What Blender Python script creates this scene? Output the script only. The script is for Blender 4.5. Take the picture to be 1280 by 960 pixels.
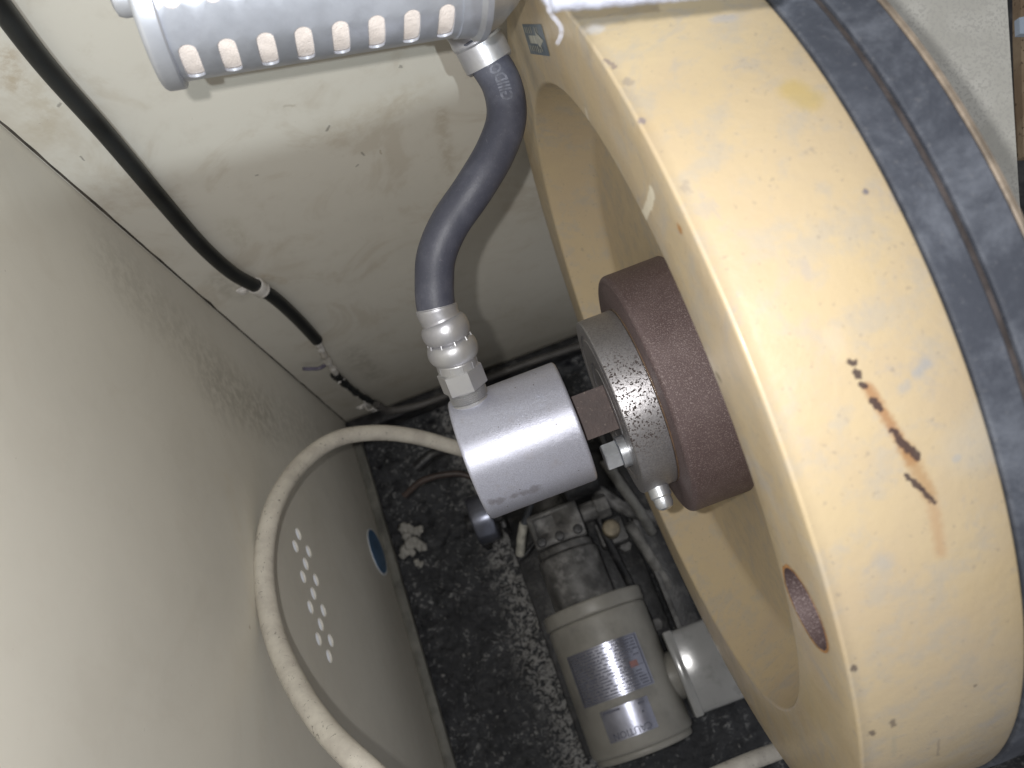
import bpy, bmesh, math, random
import numpy as np
from mathutils import Vector, Matrix, noise as mnoise
random.seed(7); np.random.seed(7)
SC = bpy.context.scene
for o in list(bpy.data.objects): bpy.data.objects.remove(o)
COL = SC.collection
# ------------------------------------------------------------------ camera
F = 995.5                     # focal length in pixels of a 1280 wide picture
R = Matrix(((0.9353, -0.3282, -0.1326), (0.3538, 0.8752, 0.3298), (0.0078, -0.3554, 0.9347)))   # world -> camera
cd = bpy.data.cameras.new('camera'); cam = bpy.data.objects.new('camera', cd); COL.objects.link(cam)
cam.matrix_world = R.transposed().to_4x4()
cd.sensor_width = 36; cd.lens = 36*F/1280; cd.clip_start = .01; cd.clip_end = 60
cd.dof.use_dof = True; cd.dof.focus_distance = .47; cd.dof.aperture_fstop = 10
SC.camera = cam
# ------------------------------------------------------------------ light
w = bpy.data.worlds.new('World'); SC.world = w; w.use_nodes = True
bg = w.node_tree.nodes['Background']; bg.inputs[0].default_value = (.95, .96, 1, 1); bg.inputs[1].default_value = .36
fl = bpy.data.lights.new('phone_flash', 'AREA'); fl.shape = 'DISK'; fl.size = .008; fl.energy = 1.95; fl.color = (1, .985, .965)
fo = bpy.data.objects.new('phone_flash', fl); COL.objects.link(fo)
fo.matrix_world = R.transposed().to_4x4() @ Matrix.Translation((-.030, .009, .015))
rl = bpy.data.lights.new('room_lamp', 'SPOT'); rl.energy = 95; rl.shadow_soft_size = .012; rl.color = (.86, .95, 1); rl.spot_size = math.radians(70); rl.spot_blend = .0018
ro = bpy.data.objects.new('room_lamp', rl); COL.objects.link(ro)
vs = SC.view_settings; vs.view_transform = 'Standard'; vs.look = 'None'; vs.gamma = 1; vs.exposure = 0
# ------------------------------------------------------------------ pixel -> place
RT = R.transposed()
def ray(u, v): return RT @ Vector(((u-640)/F, -(v-480)/F, -1.0))
def on_x(u, v, x): d = ray(u, v); return d*(x/d.x)
def on_y(u, v, y): d = ray(u, v); return d*(y/d.y)
def on_z(u, v, z): d = ray(u, v); return d*(z/d.z)
def at(u, v, d): return ray(u, v)*d
AY, AZ = .148, -.4908          # the shaft axis runs along X here
XL, YB, ZF = -.242, .4182, -1.03   # left wall, back wall, floor
def on_shaft_cyl(u, v, r):
    d = ray(u, v); a = d.y**2+d.z**2; b = -2*(d.y*AY+d.z*AZ); c = AY**2+AZ**2-r*r
    D = max(b*b-4*a*c, 0); return d*((-b-math.sqrt(D))/(2*a))
# room lamp: its cone edge crosses the back wall on the line the photo shows
lp = Vector((.12, -1.25, 1.25))
ro.location = lp
# ------------------------------------------------------------------ material helpers
class NT:
    def __init__(s, name):
        s.m = bpy.data.materials.new(name); s.m.use_nodes = True; s.t = s.m.node_tree; s.n = s.t.nodes; s.b = s.n['Principled BSDF']
    def new(s, k, **kw):
        n = s.n.new(k)
        for a, b in kw.items(): setattr(n, a, b)
        return n
    def link(s, a, b): s.t.links.new(a, b)
    def put(s, sock, v):
        if hasattr(v, 'is_linked') or isinstance(v, bpy.types.NodeSocket): s.link(v, sock)
        else:
            if isinstance(v, (tuple, list)) and len(v) == 3 and sock.type == 'RGBA': v = (*v, 1)
            sock.default_value = v
    def math(s, op, a, b=0.0, clamp=False):
        n = s.new('ShaderNodeMath', operation=op, use_clamp=clamp); s.put(n.inputs[0], a); s.put(n.inputs[1], b); return n.outputs[0]
    def vmath(s, op, a, b=(0, 0, 0)):
        n = s.new('ShaderNodeVectorMath', operation=op); s.put(n.inputs[0], a)
        if op == 'SCALE': s.put(n.inputs['Scale'], b)
        else: s.put(n.inputs[1], b)
        return n.outputs['Value'] if op in ('LENGTH', 'DOT_PRODUCT', 'DISTANCE') else n.outputs[0]
    def noise(s, vec, scale, detail=4, rough=.55, dist=0):
        n = s.new('ShaderNodeTexNoise'); s.put(n.inputs['Vector'], vec); n.inputs['Scale'].default_value = scale
        n.inputs['Detail'].default_value = detail; n.inputs['Roughness'].default_value = rough; n.inputs['Distortion'].default_value = dist
        return n.outputs['Fac']
    def rng(s, v, a, b, c=0., d=1., smooth=True):
        n = s.new('ShaderNodeMapRange'); n.interpolation_type = 'SMOOTHSTEP' if smooth else 'LINEAR'
        s.put(n.inputs[0], v)
        for i, x in enumerate((a, b, c, d)): n.inputs[i+1].default_value = x
        return n.outputs[0]
    def mix(s, fac, a, b):
        n = s.new('ShaderNodeMix', data_type='RGBA'); s.put(n.inputs[0], fac); s.put(n.inputs[6], a); s.put(n.inputs[7], b); return n.outputs[2]
    def obj(s): return s.new('ShaderNodeTexCoord').outputs['Object']
    def bump(s, h, strength=.2, dist=.001):
        n = s.new('ShaderNodeBump'); n.inputs['Strength'].default_value = strength; n.inputs['Distance'].default_value = dist
        s.put(n.inputs['Height'], h); s.link(n.outputs[0], s.b.inputs['Normal'])
    def done(s, col=None, rough=.5, metal=0., spec=.5, coat=0.):
        if col is not None: s.put(s.b.inputs['Base Color'], col)
        s.put(s.b.inputs['Roughness'], rough); s.put(s.b.inputs['Metallic'], metal); s.b.inputs['Specular IOR Level'].default_value = spec
        s.b.inputs['Coat Weight'].default_value = coat; s.b.inputs['Coat Roughness'].default_value = .15
        return s.m
    def capsules(s, P, col, marks, wscale=520, wamp=.0030, brk=False):
        """wear, dark bands and painted-in light, each with its own shape: (a, b, radius, soft, colour, strength) in surface metres"""
        wob = s.new('ShaderNodeTexNoise'); s.put(wob.inputs['Vector'], P); wob.inputs['Scale'].default_value = wscale; wob.inputs['Detail'].default_value = 5
        off = s.vmath('SCALE', s.vmath('SUBTRACT', wob.outputs['Color'], (.5, .5, .5)), wamp)
        bk_ = s.rng(s.noise(P, 110, 5, .7), .36, .62, .1, 1) if brk else None
        off = s.vmath('MULTIPLY', off, (1, 1, 0))
        Q = s.vmath('ADD', P, off)
        for a, b, rad, soft, c, st in marks:
            a = Vector((*a, 0)); b = Vector((*b, 0)); ba = b-a; L2 = max(ba.length_squared, 1e-10)
            pa = s.vmath('SUBTRACT', Q, tuple(a))
            h = s.math('MULTIPLY', s.vmath('DOT_PRODUCT', pa, tuple(ba)), 1/L2, True)
            sc = s.new('ShaderNodeVectorMath', operation='SCALE'); sc.inputs[0].default_value = tuple(ba); s.link(h, sc.inputs['Scale'])
            d = s.vmath('DISTANCE', pa, sc.outputs[0])
            f_ = s.rng(d, rad*.3 if brk and soft > .004 else rad, rad+soft, st, 0)
            if brk and soft > .004: f_ = s.math('MULTIPLY', f_, bk_)
            col = s.mix(f_, col, c)
        return col
def simple(name, col, rough=.5, metal=0., var=.25, scale=60, bump=.15, spec=.5, dirt=None, dirt_amt=.5, dscale=25, coat=0.):
    t = NT(name); P = t.obj()
    n = t.noise(P, scale, 5)
    c = t.mix(t.rng(n, .3, .7), tuple(x*(1-var) for x in col), tuple(min(1, x*(1+var)) for x in col))
    if dirt:
        c = t.mix(t.rng(t.noise(P, dscale, 6, .65), .5, .68, 0, dirt_amt), c, dirt)
    if bump: t.bump(t.noise(P, scale*6, 4), bump)
    return t.done(c, rough, metal, spec, coat)
# ------------------------------------------------------------------ mesh helpers
def link(name, me, mat=None, parent=None):
    o = bpy.data.objects.new(name, me); COL.objects.link(o)
    if mat: me.materials.append(mat)
    if parent: o.parent = parent; o.matrix_parent_inverse = parent.matrix_world.inverted()
    return o
def fin(name, bm, mat, parent=None, smooth=True, ang=35, recalc=True):
    if recalc: bmesh.ops.recalc_face_normals(bm, faces=bm.faces)
    me = bpy.data.meshes.new(name); bm.to_mesh(me); bm.free()
    if smooth:
        me.shade_smooth(); me.set_sharp_from_angle(angle=math.radians(ang))
    return link(name, me, mat, parent)
def tag(o, label=None, cat=None, group=None, kind=None):
    for k, v in (('label', label), ('category', cat), ('group', group), ('kind', kind)):
        if v: o[k] = v
    return o
def thing(name, label, cat, loc=(0, 0, 0), group=None):
    o = bpy.data.objects.new(name, None); COL.objects.link(o); o.location = loc; o.empty_display_size = .02
    o.matrix_world = Matrix.Translation(loc)
    return tag(o, label, cat, group)
def frame(axis):
    a = Vector(axis).normalized(); h = Vector((0, 0, 1)) if abs(a.z) < .9 else Vector((0, 1, 0))
    u = a.cross(h).normalized(); v = a.cross(u).normalized(); return a, u, v
def lathe(bm, prof, c=(0, 0, 0), axis=(1, 0, 0), seg=96, closed=False, u=None):
    """prof: (s along axis, r)"""
    a, uu, vv = frame(axis); c = Vector(c)
    if u is not None: uu = Vector(u).normalized(); vv = a.cross(uu)
    rings = []
    for s, r in prof:
        if r < 1e-7: rings.append([bm.verts.new(c+a*s)])
        else: rings.append([bm.verts.new(c+a*s+(uu*math.cos(t)+vv*math.sin(t))*r) for t in (2*math.pi*k/seg for k in range(seg))])
    prs = list(zip(rings, rings[1:]))
    if closed: prs.append((rings[-1], rings[0]))
    for A, B in prs:
        for k in range(seg):
            q = (k+1) % seg
            if len(A) == 1 and len(B) == 1: continue
            if len(A) == 1: bm.faces.new((A[0], B[k], B[q]))
            elif len(B) == 1: bm.faces.new((A[k], B[0], A[q]))
            else: bm.faces.new((A[k], B[k], B[q], A[q]))
    return bm
def bev(x0, x1, r, b=.001, n=3):
    """capped cylinder profile with rounded rims"""
    p = [(x0, 0)]
    for k in range(n+1): t = k/n*math.pi/2; p.append((x0+b*(1-math.sin(t)), r-b+b*math.sin(t)) if False else (x0+b-b*math.cos(t), r-b+b*math.sin(t)))
    for k in range(n+1): t = k/n*math.pi/2; p.append((x1-b+b*math.sin(t), r-b+b*math.cos(t)))
    p.append((x1, 0)); return p
def spline(pts, n=12):
    P = [Vector(p) for p in pts]; P = [2*P[0]-P[1]]+P+[2*P[-1]-P[-2]]; out = []
    for i in range(1, len(P)-2):
        for k in range(n):
            t = k/n; a, b, c, d = P[i-1:i+3]
            out.append(.5*((2*b)+(c-a)*t+(2*a-5*b+4*c-d)*t*t+(3*b-a-3*c+d)*t**3))
    out.append(P[-2]); return out
def tube(bm, C, r, seg=24, cap=True):
    rr = r if isinstance(r, (list, tuple)) else [r]*len(C)
    T = [(C[min(i+1, len(C)-1)]-C[max(i-1, 0)]).normalized() for i in range(len(C))]
    _, u, v = frame(T[0]); rings = []; fr = []
    for i, c in enumerate(C):
        if i:
            u = (u-T[i]*u.dot(T[i])).normalized()
        v = T[i].cross(u); fr.append((c, T[i], u.copy(), v))
        rings.append([bm.verts.new(c+(u*math.cos(t)+v*math.sin(t))*rr[i]) for t in (2*math.pi*k/seg for k in range(seg))])
    for A, B in zip(rings, rings[1:]):
        for k in range(seg): bm.faces.new((A[k], B[k], B[(k+1) % seg], A[(k+1) % seg]))
    if cap: bm.faces.new(rings[0]); bm.faces.new(rings[-1])
    return fr
def box(bm, c, size, M=None, b=0., seg=2):
    r = bmesh.ops.create_cube(bm, size=1.0); vs_ = r['verts']
    for v in vs_: v.co = Vector((v.co.x*size[0], v.co.y*size[1], v.co.z*size[2]))
    if b:
        es = list({e for v in vs_ for e in v.link_edges})
        rr = bmesh.ops.bevel(bm, geom=es, offset=b, segments=seg, affect='EDGES', profile=.5)
        vs_ = list({v for f in rr['faces'] for v in f.verts} | {v for v in vs_ if v.is_valid})
    for v in vs_:
        v.co = (M @ v.co if M else v.co)+Vector(c)
    return bm
def axes(x, y, z): return Matrix((x, y, z)).transposed()
def prism(bm, n, r, c, axis, h, u=None, b=.0006, rot=0.):
    """n-sided bar with chamfered ends (hex heads and nuts)"""
    a, uu, vv = frame(axis); c = Vector(c)
    if u is not None: uu = Vector(u); uu = (uu-a*uu.dot(a)).normalized(); vv = a.cross(uu)
    rings = []
    for s, q in ((0, r-b), (b, r), (h-b, r), (h, r-b*1.6)):
        rings.append([bm.verts.new(c+a*s+(uu*math.cos(t)+vv*math.sin(t))*q) for t in (rot+2*math.pi*k/n for k in range(n))])
    for A, B in zip(rings, rings[1:]):
        for k in range(n): bm.faces.new((A[k], B[k], B[(k+1) % n], A[(k+1) % n]))
    bm.faces.new(rings[0]); bm.faces.new(rings[-1])
def boolean_cut(o, cutters):
    for c in cutters:
        m = o.modifiers.new('cut', 'BOOLEAN'); m.operation = 'DIFFERENCE'; m.solver = 'EXACT'; m.object = c
    bpy.context.view_layer.update()
    dg = bpy.context.evaluated_depsgraph_get(); me = bpy.data.meshes.new_from_object(o.evaluated_get(dg)); o.modifiers.clear(); o.data = me
    for c in cutters: bpy.data.objects.remove(c)
def lettering(name, text, size, fn, mat, parent, sx=1., align='CENTER', lines=1.0, bold=0.):
    cu = bpy.data.curves.new('text', 'FONT'); cu.body = text; cu.size = size; cu.align_x = align; cu.align_y = 'CENTER'; cu.resolution_u = 2; cu.space_line = lines; cu.offset = bold
    t = bpy.data.objects.new('text', cu); COL.objects.link(t); bpy.context.view_layer.update()
    me = bpy.data.meshes.new_from_object(t.evaluated_get(bpy.context.evaluated_depsgraph_get())); bpy.data.objects.remove(t)
    bm = bmesh.new(); bm.from_mesh(me); bmesh.ops.triangulate(bm, faces=bm.faces)
    bmesh.ops.subdivide_edges(bm, edges=[e for e in bm.edges if e.calc_length() > size*.35], cuts=1)
    for v in bm.verts: v.co = fn(v.co.x*sx, v.co.y)
    me2 = bpy.data.meshes.new(name); bm.to_mesh(me2); bm.free(); me2.materials.clear()
    return link(name, me2, mat, parent)

# ------------------------------------------------------------------ materials
PAINT = (.60, .575, .51)
def wall_mat(name, plane, marks, grime_shade):
    """plane 'xz' = back wall, 'yz' = side wall"""
    t = NT(name); P0 = t.obj(); s = t.new('ShaderNodeSeparateXYZ'); t.link(P0, s.inputs[0])
    cmb = t.new('ShaderNodeCombineXYZ'); t.link(s.outputs['X' if plane == 'xz' else 'Y'], cmb.inputs[0]); t.link(s.outputs['Z'], cmb.inputs[1]); P = cmb.outputs[0]
    n1 = t.noise(P, 5, 5, .6); n2 = t.noise(P, 38, 6, .65)
    pb0 = tuple(x*(1.0 if plane == 'xz' else 1.14) for x in PAINT); c = t.mix(t.rng(n1, .35, .7), pb0, tuple(x*.94 for x in pb0))
    c = t.mix(t.rng(n2, .5, .75, 0, .20 if plane == 'xz' else .06), c, (.38, .33, .26))
    c = t.mix(t.math('MULTIPLY', t.rng(t.noise(P, 11, 5, .7, 1.), .50, .64), .26 if plane == 'xz' else .05), c, (.36, .29, .20))
    # oily film rising from the floor, deepened to paint in the shade there
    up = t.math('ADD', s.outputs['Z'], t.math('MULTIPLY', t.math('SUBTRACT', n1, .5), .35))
    c = t.mix(t.rng(up, -1.02, -.70, .55*grime_shade, 0), c, (.20, .18, .14))
    # fine specks
    c = t.mix(t.rng(t.noise(P, 320, 2, .5), .76, .80, 0, .5*grime_shade), c, (.14, .11, .08))
    c = t.capsules(P, c, marks, 160, .0055, True)
    t.bump(t.noise(P, 900, 3), .05, .0006)
    return t.done(c, t.rng(n2, .3, .7, .38, .55), 0, .45)
def bw(u, v): p = on_y(u, v, YB); return (p.x, p.z)
def sw(u, v): p = on_x(u, v, XL); return (p.y, p.z)
TAN = (.30, .20, .10); BRN = (.12, .08, .05); DK = (.03, .028, .025)
M = {}
M['back'] = wall_mat('back_wall_paint', 'xz', [
    (bw(10, 70), bw(18, 105), .002, .010, (.30, .20, .09), 0.45), (bw(75, 128), bw(72, 133), .0002, .001, DK, 0.48), (bw(100, 196), bw(104, 200), .0003, .0007, DK, 0.48),
    (bw(50, 115), bw(60, 160), .004, .02, (.36, .29, .18), 0.30), (bw(330, 345), bw(355, 352), .001, .006, (.30, .20, .08), 0.36),
    (bw(420, 165), bw(520, 118), .006, .02, (.40, .33, .22), 0.24), (bw(550, 140), bw(562, 215), .0015, .008, (.30, .23, .14), 0.33),
    (bw(452, 190), bw(456, 194), .0003, .0008, DK, 0.48), (bw(446, 208), bw(448, 206), .0002, .0007, DK, 0.48), (bw(320, 219), bw(322, 219), .0004, .0008, DK, 0.48),
    (bw(475, 188), bw(478, 192), .0003, .001, (.25, .18, .10), 0.48), (bw(500, 83), bw(501, 83), .0006, .001, DK, 0.42), (bw(356, 133), bw(368, 132), .0004, .0015, (.3, .26, .2), 0.36),
    (bw(408, 163), bw(411, 158), .0004, .0008, DK, 0.48), (bw(285, 280), bw(300, 300), .004, .012, (.32, .29, .20), 0.24), (bw(270, 350), bw(300, 370), .003, .012, (.22, .20, .15), 0.30),
    (bw(440, 440), bw(470, 470), .004, .02, (.16, .14, .11), 0.36), (bw(690, 455), bw(700, 460), .004, .02, (.15, .13, .10), 0.30)], 1.0)
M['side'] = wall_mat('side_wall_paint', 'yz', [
    (sw(150, 340), sw(330, 520), .006, .05, (.25, .23, .18), 0.26), (sw(270, 490), sw(400, 545), .008, .045, (.19, .175, .14), 0.28), (sw(70, 210), sw(74, 216), .0008, .0012, DK, 0.48),  # long dark diagonal bands and one small speck
    (sw(285, 600), sw(318, 760), .004, .010, (.62, .56, .44), 0.27), (sw(318, 760), sw(330, 950), .004, .008, (.60, .55, .45), 0.21),  # pale streaks: light beside the conduit, painted into the panel colour
    (sw(447, 690), sw(462, 710), .004, .010, (.42, .40, .34), 0.30), (sw(312, 783), sw(312, 784), .0006, .001, (.3, .2, .12), 0.42)], .8)  # reflection smear painted in beside the sticker, then a small speck
# flywheel paint: coordinates (x, arc) on the rim, (y, z) on the face
def rim_uv(u, v): p = on_shaft_cyl(u, v, .25); return (p.x, math.atan2(p.y-AY, p.z-AZ)*.25)
def rim_mark(u1, v1, u2, v2, r, s, c, st=.9): return (rim_uv(u1, v1), rim_uv(u2, v2), r, s, c, st)
def fw_mat():
    t = NT('cream_yellow_enamel'); P0 = t.obj(); s = t.new('ShaderNodeSeparateXYZ'); t.link(P0, s.inputs[0])
    # object origin sits on the shaft axis
    th = t.math('MULTIPLY', t.math('ARCTAN2', s.outputs['Y'], s.outputs['Z']), .25)
    cmb = t.new('ShaderNodeCombineXYZ'); t.link(s.outputs['X'], cmb.inputs[0]); t.link(th, cmb.inputs[1]); P = cmb.outputs[0]
    base = (.50, .40, .25)
    n1 = t.noise(P0, 14, 6, .6, .4); n2 = t.noise(P0, 60, 6, .7)
    c = t.mix(t.rng(n1, .35, .68), base, (.47, .375, .25)); 
    c = t.mix(t.rng(n2, .47, .66, 0, .7), c, (.41, .36, .285))
    c = t.mix(t.math('MULTIPLY', t.rng(t.noise(P0, 26, 7, .75, 1.2), .56, .66), .45), c, (.36, .33, .30))
    c = t.mix(t.rng(t.noise(P0, 420, 2, .5), .66, .74, 0, .45), c, (.26, .22, .18))
    c = t.mix(t.rng(t.noise(P0, 9, 4, .5, 1.), .58, .72, 0, .35), c, (.52, .37, .16))
    c = t.mix(t.rng(t.noise(P0, 150, 4, .6), .66, .73, 0, .5), c, (.30, .25, .20))
    RU = (.30, .13, .045); RD = (.045, .028, .03); GR = (.33, .33, .33)
    k = rim_mark
    marks = [k(990, 112, 1012, 125, .0018, .005, (.46, .34, .10), .55),
      k(1085, 485, 1140, 575, .0004, .0026, RU, .7), k(1132, 560, 1162, 618, .0006, .0034, (.34, .19, .08), .6), k(1166, 630, 1176, 690, .0002, .0034, (.42, .25, .13), .5),
      k(1063, 453, 1068, 454, .0009, .0006, RD), k(1070, 466, 1073, 470, .0009, .0006, RD), k(1077, 480, 1082, 483, .0006, .0006, RD), k(1090, 500, 1100, 510, .0009, .0007, RD),
      k(1115, 538, 1121, 542, .0008, .0006, RD), k(1124, 550, 1146, 570, .0011, .0008, RD), k(1133, 594, 1152, 612, .0005, .0006, RD), k(1152, 612, 1168, 628, .0005, .0007, RD),
      k(1146, 466, 1158, 455, .0006, .0024, GR, .7), k(1128, 487, 1134, 482, .0004, .0024, GR, .5), k(1081, 239, 1083, 241, .0004, .0008, (.12, .12, .16), .8),
      k(801, 149, 804, 151, .0006, .001, (.2, .17, .2), .7), k(757, 73, 768, 82, .0004, .001, (.22, .17, .16), .7), k(741, 35, 748, 37, .001, .003, (.50, .50, .52), .6),
      k(895, 24, 915, 22, .0006, .003, (.36, .35, .36), .6), k(783, 100, 787, 103, .001, .001, (.3, .25, .2), .7), k(1115, 902, 1117, 906, .0006, .0012, RD, .6), k(1118, 920, 1117, 945, .0006, .001, (.4, .35, .25), .5),
      k(1090, 915, 1091, 918, .0008, .0008, RD, .7), k(1100, 700, 1108, 702, .001, .004, GR, .3), k(1173, 925, 1172, 945, .0003, .0006, (.25, .2, .15), .6),
      k(1068, 837, 1069, 838, .0008, .0008, RD, .7), k(1219, 858, 1219, 858, .0005, .0005, RD, .8), k(1195, 575, 1197, 572, .0006, .001, GR, .7),
      k(1210, 560, 1240, 530, .002, .012, (.47, .43, .36), .45), k(1005, 330, 1010, 345, .0006, .002, (.4, .35, .3), .5), k(1040, 420, 1050, 440, .001, .004, (.58, .46, .3), .4)]
    c0 = c; c = t.capsules(P, c, marks)
    # chips on the flat face: own plane coordinates
    f2 = t.new('ShaderNodeCombineXYZ'); t.link(s.outputs['Y'], f2.inputs[0]); t.link(s.outputs['Z'], f2.inputs[1])
    f3 = t.new('ShaderNodeCombineXYZ'); t.link(s.outputs['Y'], f3.inputs[1]); t.link(s.outputs['Z'], f3.inputs[2])
    isface = t.math('LESS_THAN', t.vmath('LENGTH', f3.outputs[0]), .2478)
    def fm(u1, v1, u2, v2, r, so, cc, st=.9):
        a = on_x(u1, v1, .073); b = on_x(u2, v2, .073); return ((a.y-AY, a.z-AZ), (b.y-AY, b.z-AZ), r, so, cc, st)
    fmk = [fm(815, 240, 812, 255, .0022, .001, (.72, .66, .52)), fm(810, 258, 805, 270, .0018, .001, (.72, .66, .52)), fm(849, 286, 850, 287, .0012, .0012, (.35, .16, .04)),
      fm(896, 468, 900, 474, .0007, .0015, (.2, .15, .06)), fm(1000, 860, 1040, 900, .006, .02, (.46, .36, .20), .35), fm(733, 140, 735, 150, .0012, .0015, (.66, .6, .5), .6),
      fm(700, 60, 740, 110, .004, .02, (.50, .38, .22), .3)]
    cf = t.capsules(f2.outputs[0], c0, fmk)
    c = t.mix(isface, c, cf)
    t.bump(t.math('ADD', t.noise(P0, 220, 5, .6), t.math('MULTIPLY', t.noise(P0, 45, 3, .5), 1.5)), .14, .0016)
    return t.done(c, t.rng(n2, .3, .7, .34, .5), 0, .5, .12)
M['fw'] = fw_mat()
def speck(name, c1, c2, c3, scale=700, rough=.5, metal=.3, thr=.62, bump=.5, bd=.0006):
    t = NT(name); P = t.obj(); n = t.noise(P, scale, 3, .6); m = t.noise(P, 30, 5, .6)
    c = t.mix(t.rng(m, .35, .7), c1, c2); c = t.mix(t.rng(n, thr, thr+.08), c, c3)
    t.bump(n, bump, bd); return t.done(c, rough, metal)
M['hub'] = speck('rusted_maroon_iron', (.100, .068, .068), (.135, .098, .098), (.22, .175, .17), 1300, .5, .25, .54, .9, .0005)
M['rust'] = speck('rusty_brown_steel', (.05, .033, .03), (.085, .055, .048), (.13, .10, .085), 500, .6, .1, .62, .5)
def steel_pitted():
    t = NT('pitted_flange_steel'); P = t.obj()
    m = t.noise(P, 900, 3, .7)
    c = t.mix(t.rng(m, .35, .65), (.30, .29, .30), (.42, .41, .42))
    v = t.new('ShaderNodeTexVoronoi'); v.feature = 'F1'; v.inputs['Scale'].default_value = 560; v.inputs['Randomness'].default_value = 1
    wob = t.new('ShaderNodeTexNoise'); t.link(P, wob.inputs['Vector']); wob.inputs['Scale'].default_value = 500
    t.link(t.vmath('ADD', P, t.vmath('SCALE', wob.outputs['Color'], .004)), v.inputs['Vector'])
    s = t.new('ShaderNodeSeparateXYZ'); t.link(P, s.inputs[0])
    # the pits gather in one patch on the rim of the disc
    ctr = on_shaft_cyl(783, 505, .0583); d = t.vmath('DISTANCE', P, (ctr.x, ctr.y-AY, ctr.z-AZ))
    patch = t.math('MULTIPLY', t.rng(d, .022, .044, 1, 0), t.rng(t.noise(P, 130, 2), .28, .44))
    pits = t.math('MULTIPLY', t.rng(v.outputs['Distance'], .30, .42, .95, 0), patch)
    c = t.mix(pits, c, (.03, .018, .015))
    t.bump(t.math('SUBTRACT', m, pits), .25, .0004)
    return t.done(c, t.rng(pits, 0, 1, .42, .9), t.rng(pits, 0, 1, .85, 0))
M['disc'] = steel_pitted()
def union_mat():
    t = NT('fine_grained_aluminium_paint'); P = t.obj()
    n = t.noise(P, 2600, 2, .6); m = t.noise(P, 55, 6, .65)
    c = t.mix(t.rng(n, .35, .65), (.44, .45, .54), (.66, .68, .79)); c = t.mix(t.rng(m, .56, .75, 0, .35), c, (.42, .38, .38))
    a = on_x(632, 630, -.02); 
    sp = t.new('ShaderNodeTexVoronoi'); sp.inputs['Scale'].default_value = 120; t.link(P, sp.inputs['Vector'])
    c = t.mix(t.rng(sp.outputs['Distance'], .04, .07, .8, 0), c, (.10, .07, .06))
    def mk(u, v):
        p = on_shaft_cyl(u, v, .0403); return p
    for (u, v, r) in ((625, 626, .0025), (643, 620, .002), (668, 612, .0035), (655, 616, .0015), (615, 628, .0015)):
        p = mk(u, v); d = t.vmath('DISTANCE', P, (p.x, p.y-AY, p.z-AZ)); d = t.math('ADD', d, t.math('MULTIPLY', t.math('SUBTRACT', t.noise(P, 300, 3), .5), .006))
        c = t.mix(t.rng(d, r*.6, r*.6+.003, .45, 0), c, (.16, .13, .13))
    t.bump(n, .5, .0003)
    t.done(c, .37, .60, .5, 0); t.b.inputs['Anisotropic'].default_value = .88; t.b.inputs['Anisotropic Rotation'].default_value = .25; tg = t.new('ShaderNodeTangent', direction_type='RADIAL', axis='X'); t.link(tg.outputs[0], t.b.inputs['Tangent']); return t.m
M['union'] = union_mat()
M['zinc'] = speck('zinc_plated_steel', (.42, .42, .45), (.50, .50, .50), (.62, .62, .62), 300, .40, .65, .70, .2)
M['bolt'] = simple('dull_bolt_steel', (.55, .57, .60), .35, .8, .2, 80, .15)
def belt_mat():
    t = NT('dusty_belt_rubber'); P = t.obj()
    n = t.noise(P, 30, 8, .75, .3); n2 = t.noise(P, 400, 3)
    c = t.mix(t.rng(n, .40, .72), (.048, .054, .070), (.125, .137, .165))
    c = t.mix(t.rng(n2, .6, .75, 0, .3), c, (.17, .17, .18))
    t.bump(t.math('ADD', n, n2), .35, .0006); return t.done(c, .75, 0, .3)
M['belt'] = belt_mat()
M['groove'] = simple('brown_groove_rust', (.07, .058, .055), .7, 0, .4, 70, .4)
def hose_mat():
    t = NT('grey_hose_rubber'); P = t.obj(); n = t.noise(P, 900, 3); m = t.noise(P, 45, 6, .65)
    c = t.mix(t.rng(m, .4, .75), (.050, .053, .074), (.088, .092, .118)); c = t.mix(t.rng(n, .6, .75, 0, .4), c, (.15, .15, .17))
    sc = t.noise(P, 120, 3, .8, 3.); c = t.mix(t.rng(sc, .68, .72, 0, .5), c, (.2, .2, .22))
    t.bump(n, .3, .0005); return t.done(c, .5, 0, .5)
M['hose'] = hose_mat()
M['print'] = simple('faded_print', (.12, .125, .155), .6, 0, .35, 300, 0)
M['alu'] = simple('brushed_aluminium', (.60, .63, .70), .36, .75, .12, 40, .06, dirt=(.40, .42, .48), dirt_amt=.4)
M['felt'] = simple('cream_filter_felt', (.72, .65, .61), .9, 0, .08, 200, .5)
M['black'] = simple('black_cable_jacket', (.012, .013, .013), .42, 0, .3, 50, .1, .5)
M['whitehose'] = None
def wh():
    t = NT('cream_plastic_conduit'); P = t.obj(); n = t.noise(P, 50, 6, .7); b = t.noise(P, 170, 4, .75, 1.5)
    c = t.mix(t.rng(n, .35, .7), (.60, .565, .49), (.47, .435, .38)); c = t.mix(t.rng(b, .62, .66, 0, .85), c, (.06, .052, .045))
    t.bump(n, .1, .0005); return t.done(c, .4, 0, .5)
M['whitehose'] = wh()
M['motor'] = simple('dusty_beige_enamel', (.25, .24, .215), .42, 0, .12, 30, .15, dirt=(.17, .165, .155), dirt_amt=.75, dscale=16)
M['dusty'] = simple('oily_dusty_iron', (.09, .088, .086), .5, .1, .45, 60, .6, dirt=(.24, .235, .23), dirt_amt=.8, dscale=45)
M['darkiron'] = simple('black_oily_iron', (.022, .022, .024), .4, .2, .4, 60, .5, dirt=(.09, .088, .085), dirt_amt=.7, dscale=50)
M['plate'] = simple('nameplate_metal', (.34, .35, .42), .26, .9, .10, 60, .05)
M['ink'] = simple('dark_plate_print', (.10, .105, .14), .5, 0, .1, 60, 0)
M['red'] = simple('red_plate_print', (.26, .13, .12), .5, 0, .1, 60, 0)
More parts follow.
